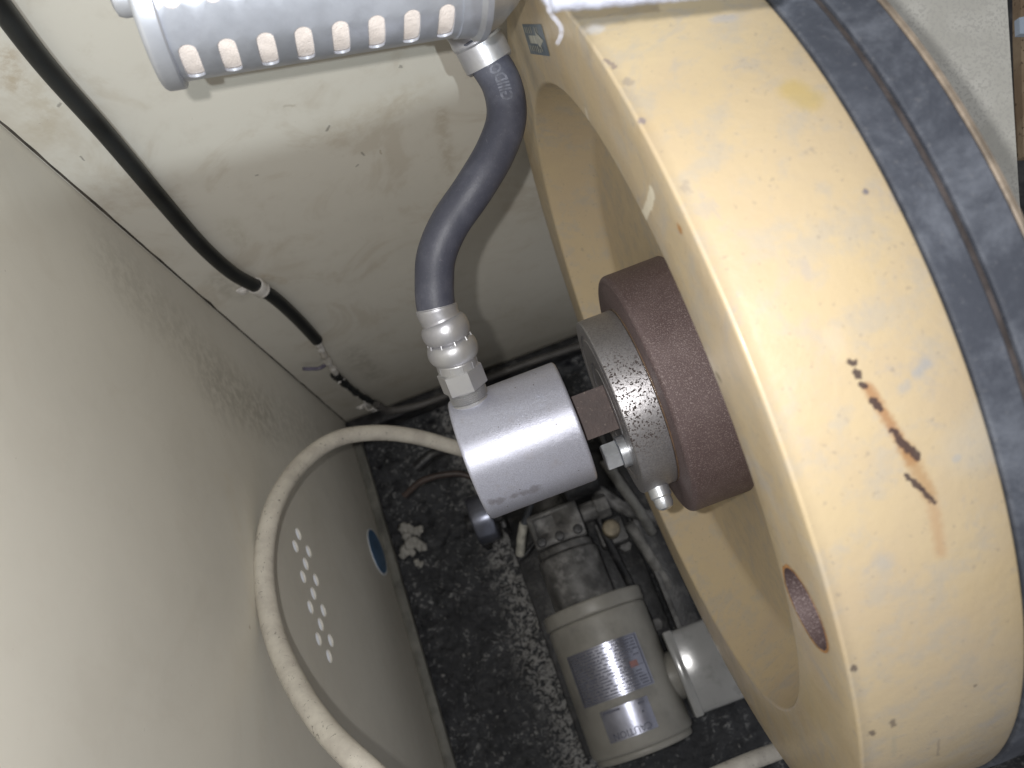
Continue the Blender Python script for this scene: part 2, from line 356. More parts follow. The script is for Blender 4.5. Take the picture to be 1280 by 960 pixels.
M['tbox'] = simple('grey_white_box_plastic', (.27, .27, .265), .16, 0, .08, 20, .05, .6, dirt=(.19, .19, .185), dirt_amt=.8, dscale=45)
M['roller'] = simple('blued_roller_steel', (.16, .17, .21), .28, .8, .2, 60, .1)
M['blue'] = simple('blue_sticker_film', (.035, .10, .20), .35, 0, .2, 60, 0)
M['white'] = simple('white_film', (.62, .64, .66), .5, 0, .1, 60, 0)
M['stk'] = simple('slate_sticker_film', (.10, .13, .16), .4, 0, .25, 200, 0)
M['stkp'] = simple('pale_sticker_print', (.42, .42, .36), .5, 0, .2, 200, 0)
M['clip'] = speck('bright_clip_plastic', (.5, .47, .42), (.7, .68, .66), (.1, .08, .07), 300, .35, .1, .66, .4)
M['tape'] = simple('white_sealing_tape', (.50, .52, .62), .6, 0, .2, 120, .8)
M['plate2'] = speck('mottled_pale_sheet', (.64, .63, .57), (.74, .73, .67), (.60, .59, .54), 420, .6, 0, .50, .2)
M['brown'] = speck('rough_brown_board', (.22, .15, .09), (.34, .26, .17), (.1, .06, .03), 220, .8, 0, .6, .7)
M['sky'] = simple('pale_blue_paint', (.40, .48, .58), .5, 0, .1, 30, 0)
def floor_mat():
    t = NT('oily_black_floor'); P = t.obj()
    n = t.noise(P, 28, 8, .72, .8); m = t.noise(P, 9, 4, .6); f = t.noise(P, 130, 6, .72, 1.1)
    c = t.mix(t.rng(n, .42, .70), (.010, .011, .014), (.045, .047, .052))
    # dust line beside the motor, wandering
    s = t.new('ShaderNodeSeparateXYZ'); t.link(P, s.inputs[0])
    dx = t.math('ABSOLUTE', t.math('SUBTRACT', s.outputs['X'], t.math('ADD', -.085, t.math('MULTIPLY', t.math('SUBTRACT', m, .5), .05))))
    ridge = t.math('MULTIPLY', t.rng(dx, .008, .045, 1, 0), t.rng(f, .47, .53))
    c = t.mix(t.math('MULTIPLY', ridge, .9), c, (.30, .295, .285))
    c = t.mix(t.math('MULTIPLY', t.rng(f, .55, .60), t.rng(n, .44, .58, 0, .8)), c, (.25, .25, .245))
    t.bump(t.math('ADD', n, t.math('MULTIPLY', f, .6)), .8, .004)
    return t.done(c, t.rng(n, .4, .7, .28, .75), 0, .5)
M['floor'] = floor_mat()
M['dust'] = simple('grey_dust_clots', (.13, .128, .125), .9, 0, .6, 200, .5)

# ------------------------------------------------------------------ setting: guard box
def slab(name, corners, thick_dir, th, mat, parent=None):
    bm = bmesh.new(); a = [bm.verts.new(Vector(c)) for c in corners]; b = [bm.verts.new(Vector(c)+Vector(thick_dir)*th) for c in corners]
    bm.faces.new(a); bm.faces.new(b[::-1])
    for k in range(len(a)): q = (k+1) % len(a); bm.faces.new((a[k], b[k], b[q], a[q]))
    return fin(name, bm, mat, parent, smooth=False)
bwall = slab('back_wall', [(XL-.003, YB, ZF-.02), (.20, YB, ZF-.02), (.20, YB, .25), (XL-.003, YB, .25)], (0, 1, 0), .003, M['back'])
tag(bwall, 'cream painted sheet metal panel behind the flywheel and the rubber hose', 'guard panel', kind='structure')
# side wall with punched vent holes
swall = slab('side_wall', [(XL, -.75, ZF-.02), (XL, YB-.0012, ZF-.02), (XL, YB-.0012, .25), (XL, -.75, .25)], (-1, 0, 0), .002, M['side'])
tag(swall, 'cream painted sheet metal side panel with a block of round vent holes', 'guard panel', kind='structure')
vent = [(203, 322), (195, 355), (231, 369), (223, 403), (216, 438), (251, 447), (244, 484), (236, 521), (271, 530), (264, 568), (258, 608), (291, 612), (287, 655)]
cb = bmesh.new()
for x, y in vent:
    p = on_x(280+x/2.181, 520+y/2.181, XL); lathe(cb, [(-.02, 0), (-.02, .0062), (.02, .0062), (.02, 0)], p, (1, 0, 0), 20)
cut = fin('cutter', cb, M['side']); boolean_cut(swall, [cut])
# folded flange seam between the two panels
bm = bmesh.new(); prev = None
zz = np.linspace(ZF, .25, 260)
strip = []
for z in zz:
    wv = .0009+.0008*mnoise.noise(Vector((0, 3, z*60)))+.0012*max(0, mnoise.noise(Vector((5, 1, z*25))))
    strip.append((bm.verts.new((XL+.0004, YB-.0004, z)), bm.verts.new((XL+max(wv, .0004)+.0012, YB-.0004, z)), bm.verts.new((XL+max(wv, .0004)+.0012, YB+.0004, z))))
for A, B in zip(strip, strip[1:]):
    bm.faces.new((A[0], B[0], B[1], A[1])); bm.faces.new((A[1], B[1], B[2], A[2]))
seam = fin('seam_sealant', bm, simple('dark_seam_grime', (.05, .042, .033), .8, 0, .5, 90, .3), bwall, smooth=False)
# floor: one bumpy sheet
nx, ny = 260, 380; x0, x1, y0, y1 = XL-.002, .62, -.75, YB+.002
bm = bmesh.new(); grid = []
for j in range(ny+1):
    row = []
    for i in range(nx+1):
        x = x0+(x1-x0)*i/nx; y = y0+(y1-y0)*j/ny; p = Vector((x, y, 0))
        h = .004*mnoise.noise(p*12)+.0035*mnoise.noise(p*45)+.0025*mnoise.noise(p*110)
        rdg = max(0, 1-abs(x+.085+.02*mnoise.noise(p*6))/.04); h += .006*rdg*(.5+mnoise.noise(p*60))
        row.append(bm.verts.new((x, y, ZF+h-.002)))
    grid.append(row)
for j in range(ny):
    for i in range(nx): bm.faces.new((grid[j][i], grid[j][i+1], grid[j+1][i+1], grid[j+1][i]))
flo = fin('floor', bm, M['floor'], ang=180); tag(flo, 'black oily floor of the guard caked with dust', 'floor', kind='structure')
# bottom flange of the side wall
bm = bmesh.new(); box(bm, (XL+.006, -.17, ZF+.007), (.012, 1.15, .003), b=.001)
box(bm, (XL+.0125, -.17, ZF+.012), (.002, 1.15, .012), b=.0008)
fin('bottom_flange', bm, simple('dirty_flange_paint', (.17, .165, .145), .5, 0, .3, 50, .2, dirt=(.05, .05, .045), dirt_amt=.7), swall)
# dirty kick strip where back wall meets the floor
bm = bmesh.new(); box(bm, (-.022, YB-.012, ZF+.012), (.440, .02, .03), b=.004)
kick = fin('oil_soaked_sill', bm, M['darkiron'], bwall)
# debris clots
bm = bmesh.new(); rnd = random.Random(3)
for i in range(1500):
    if i % 3 == 0: x = -.085+rnd.gauss(0, .022); y = rnd.uniform(-.2, .28)
    else: x = rnd.uniform(XL+.02, .4); y = rnd.uniform(-.3, YB-.03)
    s = rnd.uniform(.0006, .0017)*(1.8 if rnd.random() < .04 else 1)
    r = bmesh.ops.create_icosphere(bm, subdivisions=1, radius=s)
    dd = Vector((rnd.random()*50, rnd.random()*50, 0)); sq = (rnd.uniform(.7, 1.8), rnd.uniform(.7, 1.8), rnd.uniform(.4, .9))
    for v in r['verts']:
        v.co *= 1+.6*mnoise.noise(v.co*500+dd); v.co = Vector((v.co.x*sq[0]+x, v.co.y*sq[1]+y, v.co.z*sq[2]+ZF+.001))
deb = fin('dust_clots', bm, M['dust'], ang=180); tag(deb, 'grey dust clots and crumbs scattered over the black floor', 'dust', kind='stuff')

# ------------------------------------------------------------------ flywheel
fw = thing('flywheel', 'large cream yellow painted flywheel with chipped rim and recessed web', 'flywheel', (0, AY, AZ))
def arc(cx, cr, r, a0, a1, n=5): return [(cx+r*math.cos(math.radians(a0+(a1-a0)*k/n)), cr+r*math.sin(math.radians(a0+(a1-a0)*k/n))) for k in range(n+1)]
XF, RO = .073, .250
prof = []
prof += [(.119, .03), (.119, .185)] + [(.1735, .200), (.1735, .2485), (.1730, .2490), (.1722, .2490), (.1716, .2480), (.1578, .2480), (.1562, .2466), (.1532, .2466), (.1516, .2480), (.1396, .2480), (.1392, .2496)]
prof += [(.1385, RO), (.105, RO), (.0785, RO)] + arc(XF+.0014, RO-.0018, .0014, 45, 180, 4)[0:] 
prof += [(XF, .235), (XF, .215)] + arc(XF+.0025, .1970+.0025, .0025, 180, 270, 4)
prof += [(.082, .1940), (.098, .1870)] + [(.1055+.0, .1835), (.1085, .1808), (.1100, .1765)] + [(.110, .12), (.110, .03)]
bm = bmesh.new(); lathe(bm, prof, (0, AY, AZ), (1, 0, 0), 320, closed=True, u=(0, 0, 1))
bmesh.ops.recalc_face_normals(bm, faces=bm.faces)
for v in bm.verts: v.co -= Vector((0, AY, AZ))
me = bpy.data.meshes.new('wheel_casting'); bm.to_mesh(me); bm.free(); me.shade_smooth(); me.set_sharp_from_angle(angle=math.radians(50))
body = bpy.data.objects.new('wheel_casting', me); COL.objects.link(body); me.materials.append(M['fw']); body.parent = fw
bpy.context.view_layer.update()
# balance drilling, bare rusty metal inside
bm = bmesh.new(); lathe(bm, [(-.02, 0), (-.02, .0165), (.011, .0165), (.0135, 0)], (XF, -.0037, -.332), (1, 0, 0), 48)
me = bpy.data.meshes.new('cutter'); bmesh.ops.recalc_face_normals(bm, faces=bm.faces); bm.to_mesh(me); bm.free(); cut = link('cutter', me, M['fw']); me.materials.append(M['hub']); body.data.materials.append(M['hub'])
for p_ in me.polygons: p_.material_index = 1
boolean_cut(body, [cut]); body.data.set_sharp_from_angle(angle=math.radians(50))
# rusty lip round the drilling
bm = bmesh.new(); a_, u_, v_ = frame((1, 0, 0)); n = 64; ri = []; ro_ = []
for k in range(n):
    t = 2*math.pi*k/n; q = .0168+.0006+.0011*abs(mnoise.noise(Vector((math.cos(t)*2, math.sin(t)*2, 1))))
    ri.append(bm.verts.new(Vector((XF-.0002, -.0037, -.332))+(u_*math.cos(t)+v_*math.sin(t))*.0164)); ro_.append(bm.verts.new(Vector((XF-.0002, -.0037, -.332))+(u_*math.cos(t)+v_*math.sin(t))*q))
for k in range(n): bm.faces.new((ri[k], ro_[k], ro_[(k+1) % n], ri[(k+1) % n]))
fin('rust_ring', bm, simple('orange_rust', (.34, .17, .06), .8, 0, .4, 200, .4), fw)
# sticker on the face
sc = [on_x(u, v, XF) for u, v in ((653, 30), (677, 30), (688, 70), (664, 67))]
def stk_fn(a, b, off=.0006):   # a,b in 0..1
    p = (sc[0]*(1-a)+sc[1]*a)*(1-b)+(sc[3]*(1-a)+sc[2]*a)*b; return Vector((XF-off, p.y, p.z))
bm = bmesh.new(); bm.faces.new([bm.verts.new(stk_fn(*q, .0003)) for q in ((0, 0), (1, 0), (1, 1), (0, 1))]); stick = fin('sticker', bm, M['stk'], fw, smooth=False)
bm = bmesh.new()
def srect(bm, a0, b0, a1, b1, off=.0006): bm.faces.new([bm.verts.new(stk_fn(*q, off)) for q in ((a0, b0), (a1, b0), (a1, b1), (a0, b1))])
srect(bm, .22, .36, .62, .62)
bm.faces.new([bm.verts.new(stk_fn(*q, .0006)) for q in ((.62, .22), (.92, .5), (.62, .8))])
for k in range(7):
    for b0, b1 in ((.06, .30), (.68, .92)):
        if rnd.random() < .9: srect(bm, .12+k*.10, b0+rnd.random()*.04, .155+k*.10, b1-rnd.random()*.06)
fin('sticker_print', bm, M['stkp'], stick, smooth=False)
# paint chips that stand on the sharp rim corner are bare metal nicks
bm = bmesh.new()
# belts
def ring_thing(name, label, x0, x1, r0, r1):
    bm = bmesh.new(); lathe(bm, [(x0, r0), (x0, r1-.0008), (x0+.0008, r1), ((x0+x1)/2, r1+.0003), (x1-.0008, r1), (x1, r1-.0008), (x1, r0)], (0, 0, 0), (1, 0, 0), 320, closed=True)
    o = fin(name, bm, M['belt']); o.location = (0, AY, AZ); tag(o, label, 'drive belt', 'black drive belts round the flywheel'); return o
ring_thing('drive_belt', 'black dusty rubber belt next to the yellow rim paint', .1398, .1529, .2482, .2516)
ring_thing('drive_belt', 'black dusty rubber belt nearest the outer lip of the flywheel', .1560, .1712, .2482, .2516)
bm = bmesh.new(); lathe(bm, [(.1531, .2470), (.1531, .2505), (.1553, .2499), (.1553, .2470)], (0, AY, AZ), (1, 0, 0), 320, closed=True); fin('belt_divider', bm, M['groove'], fw)
bm = bmesh.new(); lathe(bm, [(.1716, .2482), (.1716, .2508), (.1722, .2514), (.1738, .2512), (.1742, .2482)], (0, AY, AZ), (1, 0, 0), 320, closed=True)
fin('outer_lip', bm, simple('worn_lip_metal', (.27, .22, .17), .5, .2, .4, 60, .3, dirt=(.07, .06, .06), dirt_amt=.8, dscale=12), fw)

# ------------------------------------------------------------------ hub, flange, bolts, shaft
hb = thing('shaft_hub', 'rust brown hub with a pitted grey steel flange inside the flywheel', 'hub', (0, AY, AZ))
def shaft_part(name, prof, mat, parent, seg=128):
    bm = bmesh.new(); lathe(bm, prof, (0, 0, 0), (1, 0, 0), seg); bmesh.ops.recalc_face_normals(bm, faces=bm.faces)
    me = bpy.data.meshes.new(name); bm.to_mesh(me); bm.free(); me.shade_smooth(); me.set_sharp_from_angle(angle=math.radians(40))
    o = bpy.data.objects.new(name, me); COL.objects.link(o); me.materials.append(mat); o.parent = parent; return o
shaft_part('hub', [(.0716, 0), (.0716, .0735)]+arc(.0752, .0760, .0036, 205, 90, 6)+[(.112, .0796), (.112, 0)], M['hub'], hb)
fg = shaft_part('flange', [(.0490, 0), (.0490, .026), (.0500, .0265), (.0500, .0300), (.0488, .0306), (.0488, .0455), (.0496, .0462), (.0496, .0482), (.0486, .0490)]+arc(.0498, .0571, .0012, 180, 90, 4)+[(.0704, .0583), (.0716, .0572), (.0716, 0)], M['disc'], hb)
bm = bmesh.new(); lathe(bm, [(.0706, .0565), (.0709, .0586), (.0719, .0590), (.0724, .0570)], (0, AY, AZ), (1, 0, 0), 128, closed=True)
fin('grease_bead', bm, simple('wet_amber_grease', (.10, .06, .035), .12, 0, .3, 80, .6, .8), hb)
c = Vector((.0487, AY-.031, AZ+.004))
bm = bmesh.new(); lathe(bm, [(0, 0), (0, .0100), (.0050, .0102), (.0056, 0)], c, (-1, 0, 0), 32); prism(bm, 6, .0092, c+Vector((-.0054, 0, 0)), (-1, 0, 0), .0100, rot=.3)
fin('bolt', bm, M['bolt'], hb, ang=25)
# radial cap screw under the flange
rd = Vector((0, math.sin(math.radians(262)), math.cos(math.radians(262)))); base = Vector((.0585, AY, AZ))+rd*.0575
bm = bmesh.new(); lathe(bm, [(0, 0), (0, .0068), (.0065, .0068), (.0074, .0058), (.0115, .0058), (.0140, .0046), (.0150, .0024), (.0152, 0)], base, rd, 32); fin('stud', bm, M['bolt'], hb)
# squared drive shaft between union and flange
bm = bmesh.new(); prism(bm, 4, .0205, (.020, AY, AZ), (1, 0, 0), .030, u=(0, -.29, .96), rot=math.pi/4, b=.0012); fin('shaft', bm, M['rust'], hb, ang=25)
# ------------------------------------------------------------------ rotary union
ru = thing('rotary_union', 'silver grey cylindrical rotary union on the end of the shaft', 'rotary union', (0, AY, AZ))
RU = .0402
shaft_part('union_body', [(-.0466, 0), (-.0466, RU-.0022)]+arc(-.0444, RU-.0022, .0022, 180, 90, 5)+arc(.0236, RU-.0022, .0022, 90, 0, 5)+[(.0258, 0)], M['union'], ru, 160)
# port boss
pa = math.radians(40); PD = Vector((0, math.cos(pa), math.sin(pa))); PC = Vector((-.0315, AY, AZ))
bm = bmesh.new(); lathe(bm, [(RU-.006, .0), (RU-.006, .0138), (RU-.0012, .0138), (RU-.0004, .0130), (RU-.0004, 0)], PC, PD, 48); fin('port_face', bm, M['zinc'], ru)
# ------------------------------------------------------------------ rubber hose with its fittings
hz = thing('rubber_hose', 'dark grey rubber hose curving up from the silver union to the silencer', 'hose', tuple(PC+PD*RU))
d0 = RU-.0004
bm = bmesh.new(); pr = [(d0, 0), (d0, .0118)]
for k in range(5): pr += [(d0+.0003+k*.0013, .0121), (d0+.0009+k*.0013, .0109)]
pr += [(d0+.0075, .0109), (d0+.0075, 0)]; lathe(bm, pr, PC, PD, 48); fin('thread', bm, M['zinc'], hz, ang=20)
bm = bmesh.new(); prism(bm, 6, .0146, PC+PD*(d0+.0068), PD, .0135, u=(0, -.3, 1), b=.0007, rot=.35); fin('hex_nut', bm, M['zinc'], hz, ang=20)
# crimped ferrule follows the px path
def cpath(pts, n=14): return spline([at(*p) for p in pts], n)
nut_end = PC+PD*(d0+.0203)
f_end = at(545, 383, .479)
HP = spline([nut_end, at(566, 438, .487), at(556, 410, .482), f_end, at(543, 350, .476), at(546, 318, .472), at(562, 280, .469), at(592, 236, .463), at(619, 190, .464), at(633, 148, .465), at(628, 108, .465), at(609, 74, .463), at(590, 45, .458)], 16)
nf = 3*16
# ferrule bulges
FP = HP[:nf+1]; L = [0]
for a, b in zip(FP, FP[1:]): L.append(L[-1]+(b-a).length)
T = L[-1]
def ferr(s):
    s /= T; v_ = .0124+(.0121-.0124)*min(1, s/.8)
    if s < .14: return .0126
    for c_, w_, A_ in ((.31, .160, .0036), (.63, .150, .0028)):
        if abs(s-c_) < w_: v_ = max(v_, .0122+A_*math.sqrt(max(0, 1-((s-c_)/w_)**2)))
    if s > .80: v_ = .0120+.0008*min(1, (s-.80)/.15)
    if s > .985: v_ = .0121
    return v_
FP2 = [FP[0].lerp(FP[1], 0)]; import bisect
NP = 110; FQ = []; RQ = []
for k in range(NP+1):
    s = T*k/NP; i = min(max(bisect.bisect(L, s)-1, 0), len(FP)-2); FQ.append(FP[i].lerp(FP[i+1], (s-L[i])/(L[i+1]-L[i]))); RQ.append(ferr(s))
bm = bmesh.new(); tube(bm, FQ, RQ, 48); ferrule = fin('ferrule', bm, M['zinc'], hz, ang=50)
# crimp teeth: short ribs left by the press between the bulges
fr = tube(bmesh.new(), FQ, RQ, 8)
bm = bmesh.new()
for s0, s1 in ((.02, .13), (.45, .50)):
    for k in range(10):
        th = 2*math.pi*k/10
        a = fr[int(s0*NP)]; b = fr[int(s1*NP)]
        def pt(f, r): return f[0]+(f[2]*math.cos(th)+f[3]*math.sin(th))*r
        tube(bm, [pt(a, RQ[int(s0*NP)]-.0003), pt(b, RQ[int(s1*NP)]-.0003)], .0006, 6)
fin('crimp_rib', bm, M['zinc'], ferrule)
bm = bmesh.new(); HC = HP[nf-4:]; hfr = tube(bm, HC, .0118, 48); tube_o = fin('hose_tube', bm, M['hose'], hz, ang=60)
# lettering printed on the rubber
cumul = [0]
for a, b in zip(HC, HC[1:]): cumul.append(cumul[-1]+(b-a).length)
def nearest_s(u, v):
    best = None
    for i, c in enumerate(HC):
        q = R @ c; px = 640+F*q.x/-q.z, 480-F*q.y/-q.z; dd = (px[0]-u)**2+(px[1]-v)**2
        if best is None or dd < best[0]: best = (dd, cumul[i])
    return best[1]
def hose_fn(s0, side):
    def fn(x, y):
        s = s0+x; i = min(max(bisect.bisect(cumul, s)-1, 0), len(HC)-2); t = (s-cumul[i])/(cumul[i+1]-cumul[i])
        c = HC[i].lerp(HC[i+1], t); tg = (HC[i+1]-HC[i]).normalized(); tocam = (-c).normalized(); tocam = (tocam-tg*tocam.dot(tg)).normalized()
        sd = tg.cross(tocam); a = side+y/.0118
        return c+(tocam*math.cos(a)+sd*math.sin(a))*.01195
    return fn
lettering('hose_print', 'GIIIDOS', .0098, hose_fn(nearest_s(627, 106), .05), M['print'], tube_o, sx=.80, bold=.00025)
# upper ferrule + elbow dome
e = HC[-1]; tg = (HC[-1]-HC[-4]).normalized()
g = at(604, 66, .468)
bm = bmesh.new(); tube(bm, [at(613, 82, .465), at(611, 78, .4645), at(598, 52, .459), at(596, 48, .458)], [.0135, .0148, .0148, .0135], 48); fin('ferrule', bm, M['zinc'], hz)
bm = bmesh.new(); C = spline([at(600, 56, .462), at(588, 40, .458), at(576, 24, .45), at(570, 5, .44), at(570, -25, .41)], 10); tube(bm, C, [.0130+.0015*math.sin(min(1, k/14)*math.pi) for k in range(len(C))], 40)
fin('elbow', bm, M['zinc'], hz)

# ------------------------------------------------------------------ perforated silencer
A0 = at(180, -8, .345); A1 = at(593, -66, .375); mx = (A1-A0).normalized(); RM = .0372; toc = (-(A0+A1)/2); toc = (toc-mx*toc.dot(mx)).normalized(); msd = mx.cross(toc)
mf = thing('exhaust_silencer', 'perforated aluminium air silencer with cream felt at the top of the frame', 'silencer', tuple(A0))
Lm = (A1-A0).length
# lower silhouette direction: angle measured from camera-facing line towards image-down
dn = msd if (R @ msd).y < 0 else -msd
def cyl(s, a, r): return A0+mx*s+(toc*math.cos(a)+dn*math.sin(a))*r
def s_at(px):           # distance along the axis whose ring crosses a given picture column near the lower edge
    lo, hi = 0, Lm*1.2
    for _ in range(40):
        m_ = (lo+hi)/2; q_ = R @ cyl(m_, math.radians(52), RM)
        if 640+F*q_.x/-q_.z < px: lo = m_
        else: hi = m_
    return lo
s0 = s_at(241); pitch = (s_at(558)-s0)/7
bm = bmesh.new(); NB = 32
def cell_ring(ca, cs, half_a, half_s, rad, n=NB):
    out = []
    for k in range(n):
        t = 2*math.pi*k/n; c, s = math.cos(t), math.sin(t); m = max(abs(c), abs(s)); out.append((cs+half_s*c/m, ca+half_a*s/m))
    return out
def slot_ring(ca, cs, len_a, wid, rad, n=NB):
    out = []; hl = max(len_a*rad/2-wid/2, 0)
    for k in range(n):
        t = 2*math.pi*k/n; x = wid/2*math.cos(t); y = wid/2*math.sin(t); y += hl*max(-1, min(1, math.sin(t)*4)); out.append((cs+x, ca+y/rad))
    return out
rows = 6; sm = 7
for r_ in range(rows):
    ca = math.radians(90-38+r_*60)
    for k in range(sm+1):
        cs = s0+pitch*k
        O = cell_ring(ca, cs, math.pi/rows, pitch/2, RM); S = slot_ring(ca, cs, math.radians(37), .0078, RM)
        vo = [bm.verts.new(cyl(s, a, RM)) for s, a in O]; vi = [bm.verts.new(cyl(s, a, RM)) for s, a in S]; vd = [bm.verts.new(cyl(s, a, RM-.0012)) for s, a in S]
        for i in range(NB):
            j = (i+1) % NB; bm.faces.new((vo[i], vi[i], vi[j], vo[j])); bm.faces.new((vi[i], vd[i], vd[j], vi[j]))
bmesh.ops.remove_doubles(bm, verts=bm.verts, dist=.00008)
# subdivide long cell faces so the shell stays round: snap all outer verts to radius
fin('perforated_shell', bm, M['alu'], mf, ang=40)
bm = bmesh.new(); lathe(bm, bev(.002, s0+pitch*sm+.008, RM-.0016, .0005), A0, mx, 96); fin('felt_insert', bm, M['felt'], mf)
bm = bmesh.new(); lathe(bm, [(-.0030, 0), (-.0030, RM-.002)]+arc(-.0002, RM+.0002, .0028, 180, 90, 5)+[(s0-pitch/2+.0010, RM+.0030), (s0-pitch/2+.0018, RM+.0024), (s0-pitch/2+.0018, RM-.001)], A0, mx, 96)
fin('end_cap', bm, M['alu'], mf)
bm = bmesh.new(); lathe(bm, [(.001, 0), (.001, .0085), (-.010, .0085), (-.0125, .0075), (-.0135, .005), (-.0138, 0)], A0, mx, 40); fin('cap_nut', bm, M['alu'], mf)
se = s0+pitch*sm+pitch/2
bm = bmesh.new(); lathe(bm, [(se, RM-.001), (se-.0004, RM+.0008), (se+.008, RM+.0014), (se+.010, RM+.0034), (se+.013, RM+.0036), (se+.015, RM+.001), (se+.022, RM-.002), (se+.031, RM-.009), (se+.037, RM-.017), (se+.05, RM-.020), (se+.12, RM-.020)], A0, mx, 96)
fin('neck', bm, M['alu'], mf)
# taped pipe right of the silencer
tp = thing('taped_pipe', 'pipe end wrapped in white sealing tape above the yellow flywheel rim', 'pipe', tuple(at(680, -30, .30)))
c0, c1 = at(675, -30, .225), at(950, -54, .225); ax_ = (c1-c0).normalized()
bm = bmesh.new(); PC_ = [c0.lerp(c1, k/60) for k in range(61)]
tube(bm, PC_, [.0060+.0036*min(1, k/3)+.00012*math.sin(k*2.1)+.0005*mnoise.noise(Vector((k*.23, 0, 0))) for k in range(61)], 40); fin('pipe_wrap', bm, M['tape'], tp)
C = spline([at(683, -8, .215), at(686, 12, .215), at(692, 22, .217), at(699, 31, .219), at(702, 40, .22), at(699, 50, .222), at(696, 55, .222)], 8)
bm = bmesh.new(); tube(bm, C, [.0002+.0001*math.sin(k*.9) for k in range(len(C))], 8)
C = spline([at(691, 20, .217), at(697, 27, .2175), at(702, 35, .219), at(700, 38, .22)], 6); tube(bm, C, .00022, 6); fin('loose_tape_strand', bm, M['tape'], tp)

# ------------------------------------------------------------------ black cable on the back wall
bc = thing('black_cable', 'black sheathed cable clipped down the back panel beside the corner', 'cable', tuple(on_y(315, 360, YB-.004)))
yb = YB-.0075
def bk(pts, y=yb, n=10): return spline([on_y(u, v, y) for u, v in pts], n)
bm = bmesh.new(); tube(bm, bk([(-60, -78), (3, 12), (60, 86), (130, 165), (195, 242), (250, 305), (290, 341), (322, 359), (345, 374), (372, 399), (396, 425)]), .0062, 24); fin('cable_sheath', bm, M['black'], bc)
bm = bmesh.new(); tube(bm, bk([(396, 425), (406, 446), (418, 464), (425, 474)], yb+.001), [.0040+.0022*mnoise.noise(Vector((k*.45, 4.2, 0)))+.0012*mnoise.noise(Vector((k*1.3, 1.2, 0))) for k in range(31)], 12); fin('torn_wrap', bm, M['clip'], bc)
bm = bmesh.new(); tube(bm, bk([(418, 468), (432, 480), (450, 494), (470, 505), (482, 513)], yb), [.0050+.0014*mnoise.noise(Vector((k*.5, 7.7, 0)))-.0012*(k/41) for k in range(41)], 12); fin('lower_sheath', bm, M['black'], bc)
bm = bmesh.new(); tube(bm, bk([(379, 461), (390, 461), (400, 460), (409, 454)], yb-.001), .0022, 8); fin('wire_end', bm, simple('dull_violet_wire', (.12, .11, .15), .5), bc)
bm = bmesh.new(); tube(bm, bk([(470, 506), (484, 513), (505, 511), (532, 504), (560, 493), (600, 476), (660, 454), (760, 420)], YB-.027), .0048, 12); fin('thin_conduit', bm, simple('dirty_grey_conduit', (.075, .07, .065), .5, 0, .3, 60, .2), bc)
rs = random.Random(21)
for (u, v, sz) in ((402, 438, .008), (407, 452, .007), (416, 462, .006), (424, 478, .005), (433, 487, .005), (447, 496, .003), (472, 512, .006), (430, 474, .004), (455, 502, .003)):
    bm = bmesh.new(); p = on_y(u, v, yb-.0062); n_ = 7; ring = []
    for k in range(n_):
        t_ = 2*math.pi*k/n_; q_ = sz*rs.uniform(.35, 1.0)*.6; ring.append(bm.verts.new(p+Vector((math.cos(t_)*q_, rs.uniform(-.0012, .0006), math.sin(t_)*q_*1.3))))
    mid_ = bm.verts.new(p+Vector((0, -.0010, 0)))
    for k in range(n_): bm.faces.new((ring[k], ring[(k+1) % n_], mid_))
    fin('wrap_shred', bm, M['clip'], bc)
# saddle clips
def clip(u, v, u2, v2, label):
    c = on_y(u, v, yb); d = (on_y(u2, v2, yb)-c).normalized()
    t = thing('cable_clip', label, 'cable clip', tuple(on_y(u, v, YB)), 'clips holding the black cable')
    bm = bmesh.new(); lathe(bm, [(-.006, .0063), (-.006, .0078), (-.001, .0082), (.001, .0074), (.005, .0080), (.006, .0063)], c, d, 28, closed=True); fin('clip_band', bm, M['clip'], t)
    sdv = d.cross(Vector((0, 1, 0))).normalized()
    if sdv.x > 0: sdv = -sdv
    bm = bmesh.new(); box(bm, Vector((c.x, YB-.0022, c.z))+sdv*.014, (.014, .0022, .010), axes(sdv, (0, 1, 0), d), b=.0008)
    lathe(bm, [(0, 0), (0, .0036), (.002, .003), (.0024, 0)], Vector((c.x, YB-.0032, c.z))+sdv*.016, (0, -1, 0), 16); fin('clip_foot', bm, M['clip'], t)
clip(324, 360, 345, 374, 'white cable clip where the black cable bends, upper of two')
clip(465, 507, 480, 513, 'dirty cable clip near the bottom corner, lower of two')

# ------------------------------------------------------------------ cream flexible conduit loop
C = spline([at(650, 570, .93), at(620, 572, .90), at(575, 561, .86), at(520, 546, .83), at(470, 541, .80), at(420, 549, .765), at(376, 580, .72), at(343, 632, .665), at(330, 700, .625), at(338, 775, .585), at(362, 840, .545), at(402, 905, .50), at(458, 962, .465), at(540, 1030, .46), at(650, 1070, .52), at(770, 1040, .62), at(860, 987, .70), at(930, 955, .74), at(980, 936, .78), at(1060, 905, .84)], 14)
bm = bmesh.new(); tube(bm, C, .0079, 32); ch = fin('cream_conduit', bm, M['whitehose']); tag(ch, 'cream flexible conduit looping against the side panel below the union', 'conduit')

# ------------------------------------------------------------------ blue sticker on the side wall
pb = on_x(471, 690, XL); bs = thing('blue_sticker', 'round blue sticker with a white edge low on the side panel', 'sticker', tuple(pb))
bm = bmesh.new(); lathe(bm, [(.0003, 0), (.0003, .031), (.0012, .031), (.0012, 0)], pb, (1, 0, 0), 48); fin('white_edge', bm, M['white'], bs)
bm = bmesh.new(); lathe(bm, [(.0012, 0), (.0012, .0285), (.0019, .0285), (.0019, 0)], pb+Vector((0, 0, .002)), (1, 0, 0), 48); fin('blue_face', bm, M['blue'], bs)
